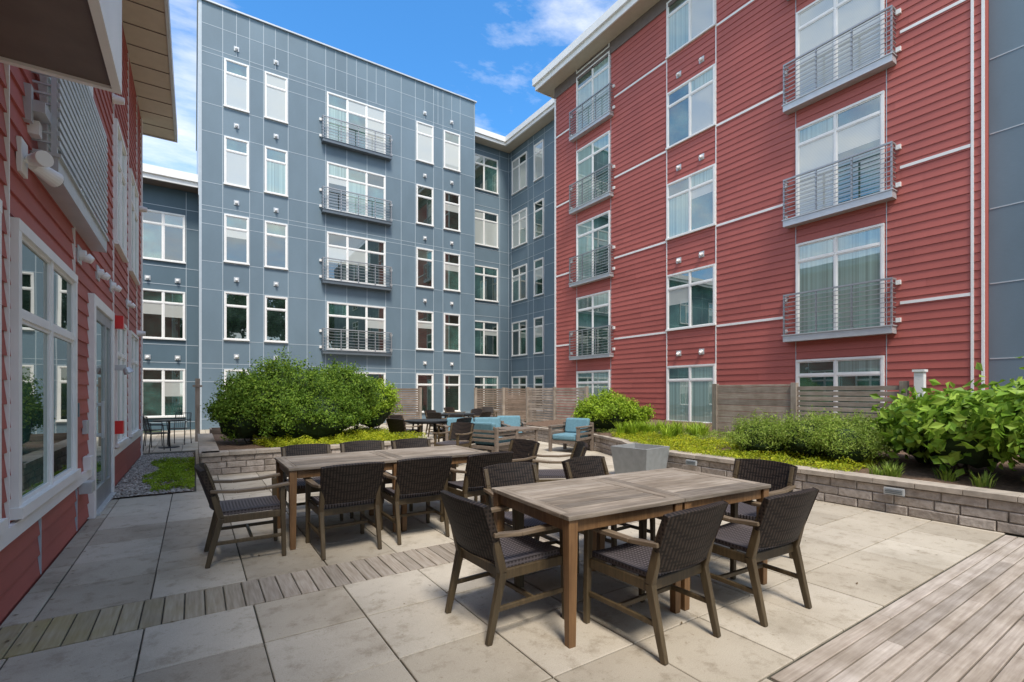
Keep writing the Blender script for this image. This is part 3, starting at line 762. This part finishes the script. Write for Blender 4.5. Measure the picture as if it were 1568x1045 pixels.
def round_table(x,y):
    b=B(); b.cyl((x,y,.70),(x,y,.73),.6,.6,'black',32); b.cyl((x,y,.66),(x,y,.70),.5,.57,'black',32)
    for i in range(4):
        a=math.pi/4+i*math.pi/2; b.beam((x+.48*math.cos(a),y+.48*math.sin(a),0),(x+.40*math.cos(a),y+.40*math.sin(a),.68),.035,.035,'black')
    b.obj('round_patio_table')
for cx,cy in ((5.05,11.6),(7.3,14.4)):
    round_table(cx,cy)
    for i in range(4):
        a=i*90+25; chair(cx+.82*math.cos(math.radians(a)),cy+.82*math.sin(math.radians(a)),a+90,'patio_armchair')
chair(4.35,8.75,120,'patio_armchair'); chair(9.0,15.5,200,'patio_armchair'); chair(10.2,17.2,160,'patio_armchair'); chair(8.8,17.5,200,'patio_armchair')
def sofa(x,y,ang,w=1.5,name='outdoor_sofa'):
    b=B(); h=w/2
    for sx in (-h+.04,h-.04):
        b.box(sx-.035,sx+.035,.32,.39,0,.60,'greywood'); b.box(sx-.035,sx+.035,-.38,-.31,0,.70,'greywood'); b.box(sx-.045,sx+.045,-.31,.40,.60,.635,'greywood')
        for z in (.30,.42,.52): b.box(sx-.012,sx+.012,-.31,.32,z,z+.06,'greywood')
    b.box(-h+.08,h-.08,-.36,.36,.22,.29,'greywood')
    for z in (.38,.48,.58,.66): b.box(-h+.08,h-.08,-.37,-.345,z,z+.06,'greywood')
    o=empty(name,(x,y,0)); o.rotation_euler=(0,0,math.radians(ang)); b.obj('frame',o,.006)
    n=max(1,round(w/.75)); cw=(w-.18)/n; c=B()
    for i in range(n):
        a=-h+.09+i*cw; c.box(a+.005,a+cw-.005,-.26,.38,.295,.43,'cushion')
        c.hexa([(a+.01,-.33,.435),(a+cw-.01,-.33,.435),(a+cw-.01,-.20,.435),(a+.01,-.20,.435)],[(a+.01,-.40,.80),(a+cw-.01,-.40,.80),(a+cw-.01,-.28,.80),(a+.01,-.28,.80)],'cushion')
    c.obj('cushions',o,.04)
sofa(5.9,10.6,180-20,1.6); sofa(7.75,9.1,110,.85,'outdoor_armchair'); sofa(7.1,10.9,150,.85,'outdoor_armchair'); sofa(5.55,9.2,-70,.85,'outdoor_armchair')
b=B(); b.box(-.42,.42,-.42,.42,.55,.60,'greywood'); b.box(-.36,.36,-.36,.36,.0,.06,'greywood')
for sx in (-.37,.37):
    for sy in (-.37,.37): b.box(sx-.03,sx+.03,sy-.03,sy+.03,0,.55,'greywood')
for i in range(5): b.box(-.34,.34,-.372,-.35,.08+i*.09,.15+i*.09,'greywood'); b.box(-.372,-.35,-.34,.34,.08+i*.09,.15+i*.09,'greywood')
o=b.obj('coffee_table',None,.005); o.location=(6.4,9.6,0); o.rotation_euler=(0,0,.3)
b=B(); h=.52;a=.30;c=.36;t=.04
ring=lambda r,z:[(-r,-r,z),(r,-r,z),(r,r,z),(-r,r,z)]
def loop(r0,r1):
    for i in range(4): b.face([r0[i],r0[(i+1)%4],r1[(i+1)%4],r1[i]],'concrete')
loop(ring(a,0),ring(c,h)); loop(ring(c,h),ring(c-t,h)); loop(ring(c-t,h),ring(c-t-.02,h-.10)); b.face(ring(c-t-.02,h-.10),'soil')
o=b.obj('square_planter'); o.location=(6.45,5.75,0); o.rotation_euler=(0,0,.15)
def cafe_chair(x,y,ang):
    b=B(); r=.011
    for s in (-1,1):
        b.cyl((s*.21,.20,0),(s*.2,.18,.44),r,r,'black',6); b.cyl((s*.21,-.24,0),(s*.2,-.2,.45),r,r,'black',6); b.cyl((s*.2,-.2,.45),(s*.19,-.28,.86),r,r,'black',6)
        b.cyl((s*.21,.19,.44),(s*.23,.18,.64),r,r,'black',6); b.cyl((s*.23,.18,.64),(s*.2,-.24,.66),r,r,'black',6)
    b.box(-.21,.21,-.2,.2,.43,.45,'black'); b.cyl((-.19,-.28,.86),(.19,-.28,.86),r,r,'black',6); b.cyl((-.19,-.25,.68),(.19,-.25,.68),r,r,'black',6)
    for i in range(7): 
        q=-.16+i*.053; b.cyl((q,-.21,.46),(q,-.28,.86),.005,.005,'black',5)
    o=b.obj('metal_cafe_chair'); o.location=(x,y,0); o.rotation_euler=(0,0,math.radians(ang))
cafe_chair(-.75,14.7,-70); cafe_chair(-.35,16.3,160); cafe_chair(-1.0,16.0,-120)
b=B(); b.cyl((-.55,15.5,.7),(-.55,15.5,.725),.35,.35,'black',24); b.cyl((-.55,15.5,.03),(-.55,15.5,.7),.025,.025,'black',10); b.cyl((-.55,15.5,0),(-.55,15.5,.03),.24,.22,'black',20); b.obj('bistro_table')

# ---------------------------------------------------------------- trees behind the viewpoint (seen in window reflections)
def tree_mesh(h,seed):
    blobs=[]; rr=random.Random(seed)
    for i in range(11):
        a=rr.uniform(0,6.28); q=rr.uniform(.2,2.6); blobs.append(((math.cos(a)*q,math.sin(a)*q,h*rr.uniform(.38,.85)),(rr.uniform(1.4,2.2),)*2+(rr.uniform(1.2,1.9),)))
    return shrub('deciduous_tree',blobs,7000,.42,M['leaft'],160,.3,None,.6,.55,False,False)
tms=[tree_mesh(16,1),tree_mesh(18,2)]
for i,(x,y) in enumerate([(-12,-21),(-6,-24),(-.5,-22),(5,-24),(10.5,-22),(16,-25),(22,-23),(28,-25),(-18,-25),(34,-23)]):
    o=bpy.data.objects.new('deciduous_tree',tms[i%2]); o.location=(x,y,0); o.rotation_euler=(0,0,i*1.3); sc.collection.objects.link(o)
    t=B(); t.cyl((0,0,-.1),(0,0,9),.32,.14,'bark',10)
    for k in range(5):
        a=k*1.3; t.cyl((0,0,5+k*.8),(2.2*math.cos(a),2.2*math.sin(a),8.5+k),.12,.03,'bark',7)
    t.obj('trunk',o)

# ---------------------------------------------------------------- world, sun, camera
EL=math.radians(60); AZ=math.radians(196)
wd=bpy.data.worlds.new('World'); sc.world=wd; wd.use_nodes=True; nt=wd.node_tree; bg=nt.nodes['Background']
sk=nt.nodes.new('ShaderNodeTexSky'); sk.sky_type='NISHITA'; sk.sun_disc=False; sk.sun_elevation=EL; sk.sun_rotation=AZ
sk.air_density=1.0; sk.dust_density=.5; sk.ozone_density=1.5
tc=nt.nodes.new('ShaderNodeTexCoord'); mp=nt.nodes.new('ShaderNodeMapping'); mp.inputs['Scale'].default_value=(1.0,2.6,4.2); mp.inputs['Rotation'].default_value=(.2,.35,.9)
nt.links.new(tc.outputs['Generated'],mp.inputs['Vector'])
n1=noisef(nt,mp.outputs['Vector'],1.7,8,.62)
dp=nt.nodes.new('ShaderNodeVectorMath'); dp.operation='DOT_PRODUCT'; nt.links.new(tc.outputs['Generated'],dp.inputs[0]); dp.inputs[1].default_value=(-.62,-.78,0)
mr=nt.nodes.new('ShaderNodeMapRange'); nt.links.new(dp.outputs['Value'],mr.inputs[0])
mr.inputs[1].default_value=-.35; mr.inputs[2].default_value=.6; mr.inputs[3].default_value=0.015; mr.inputs[4].default_value=.20  # extra unseen cloud cover behind the camera, added to raise ambient fill
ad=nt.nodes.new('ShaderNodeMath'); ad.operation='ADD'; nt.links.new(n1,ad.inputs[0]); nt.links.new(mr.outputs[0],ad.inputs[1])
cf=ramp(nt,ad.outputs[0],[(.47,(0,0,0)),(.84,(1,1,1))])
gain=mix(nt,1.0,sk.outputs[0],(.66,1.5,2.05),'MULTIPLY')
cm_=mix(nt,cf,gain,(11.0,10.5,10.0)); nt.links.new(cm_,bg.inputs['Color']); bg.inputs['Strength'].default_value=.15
sd=bpy.data.lights.new('sun','SUN'); sd.energy=4.6; sd.angle=math.radians(15); sd.color=(1,.93,.84)
so=bpy.data.objects.new('sun',sd); sc.collection.objects.link(so)
dirv=Vector((math.sin(AZ)*math.cos(EL),math.cos(AZ)*math.cos(EL),math.sin(EL)))
so.rotation_euler=dirv.to_track_quat('Z','Y').to_euler()
cam=bpy.data.cameras.new('camera'); co=bpy.data.objects.new('camera',cam); sc.collection.objects.link(co); sc.camera=co
co.location=(0,0,1.466); co.rotation_euler=(math.radians(90),0,math.radians(-33.4)); cam.lens=16.94; cam.sensor_width=36; cam.shift_y=.0494; cam.clip_end=1000; cam.clip_start=.05
sc.view_settings.view_transform='Standard'; sc.view_settings.look='None'; sc.view_settings.exposure=0
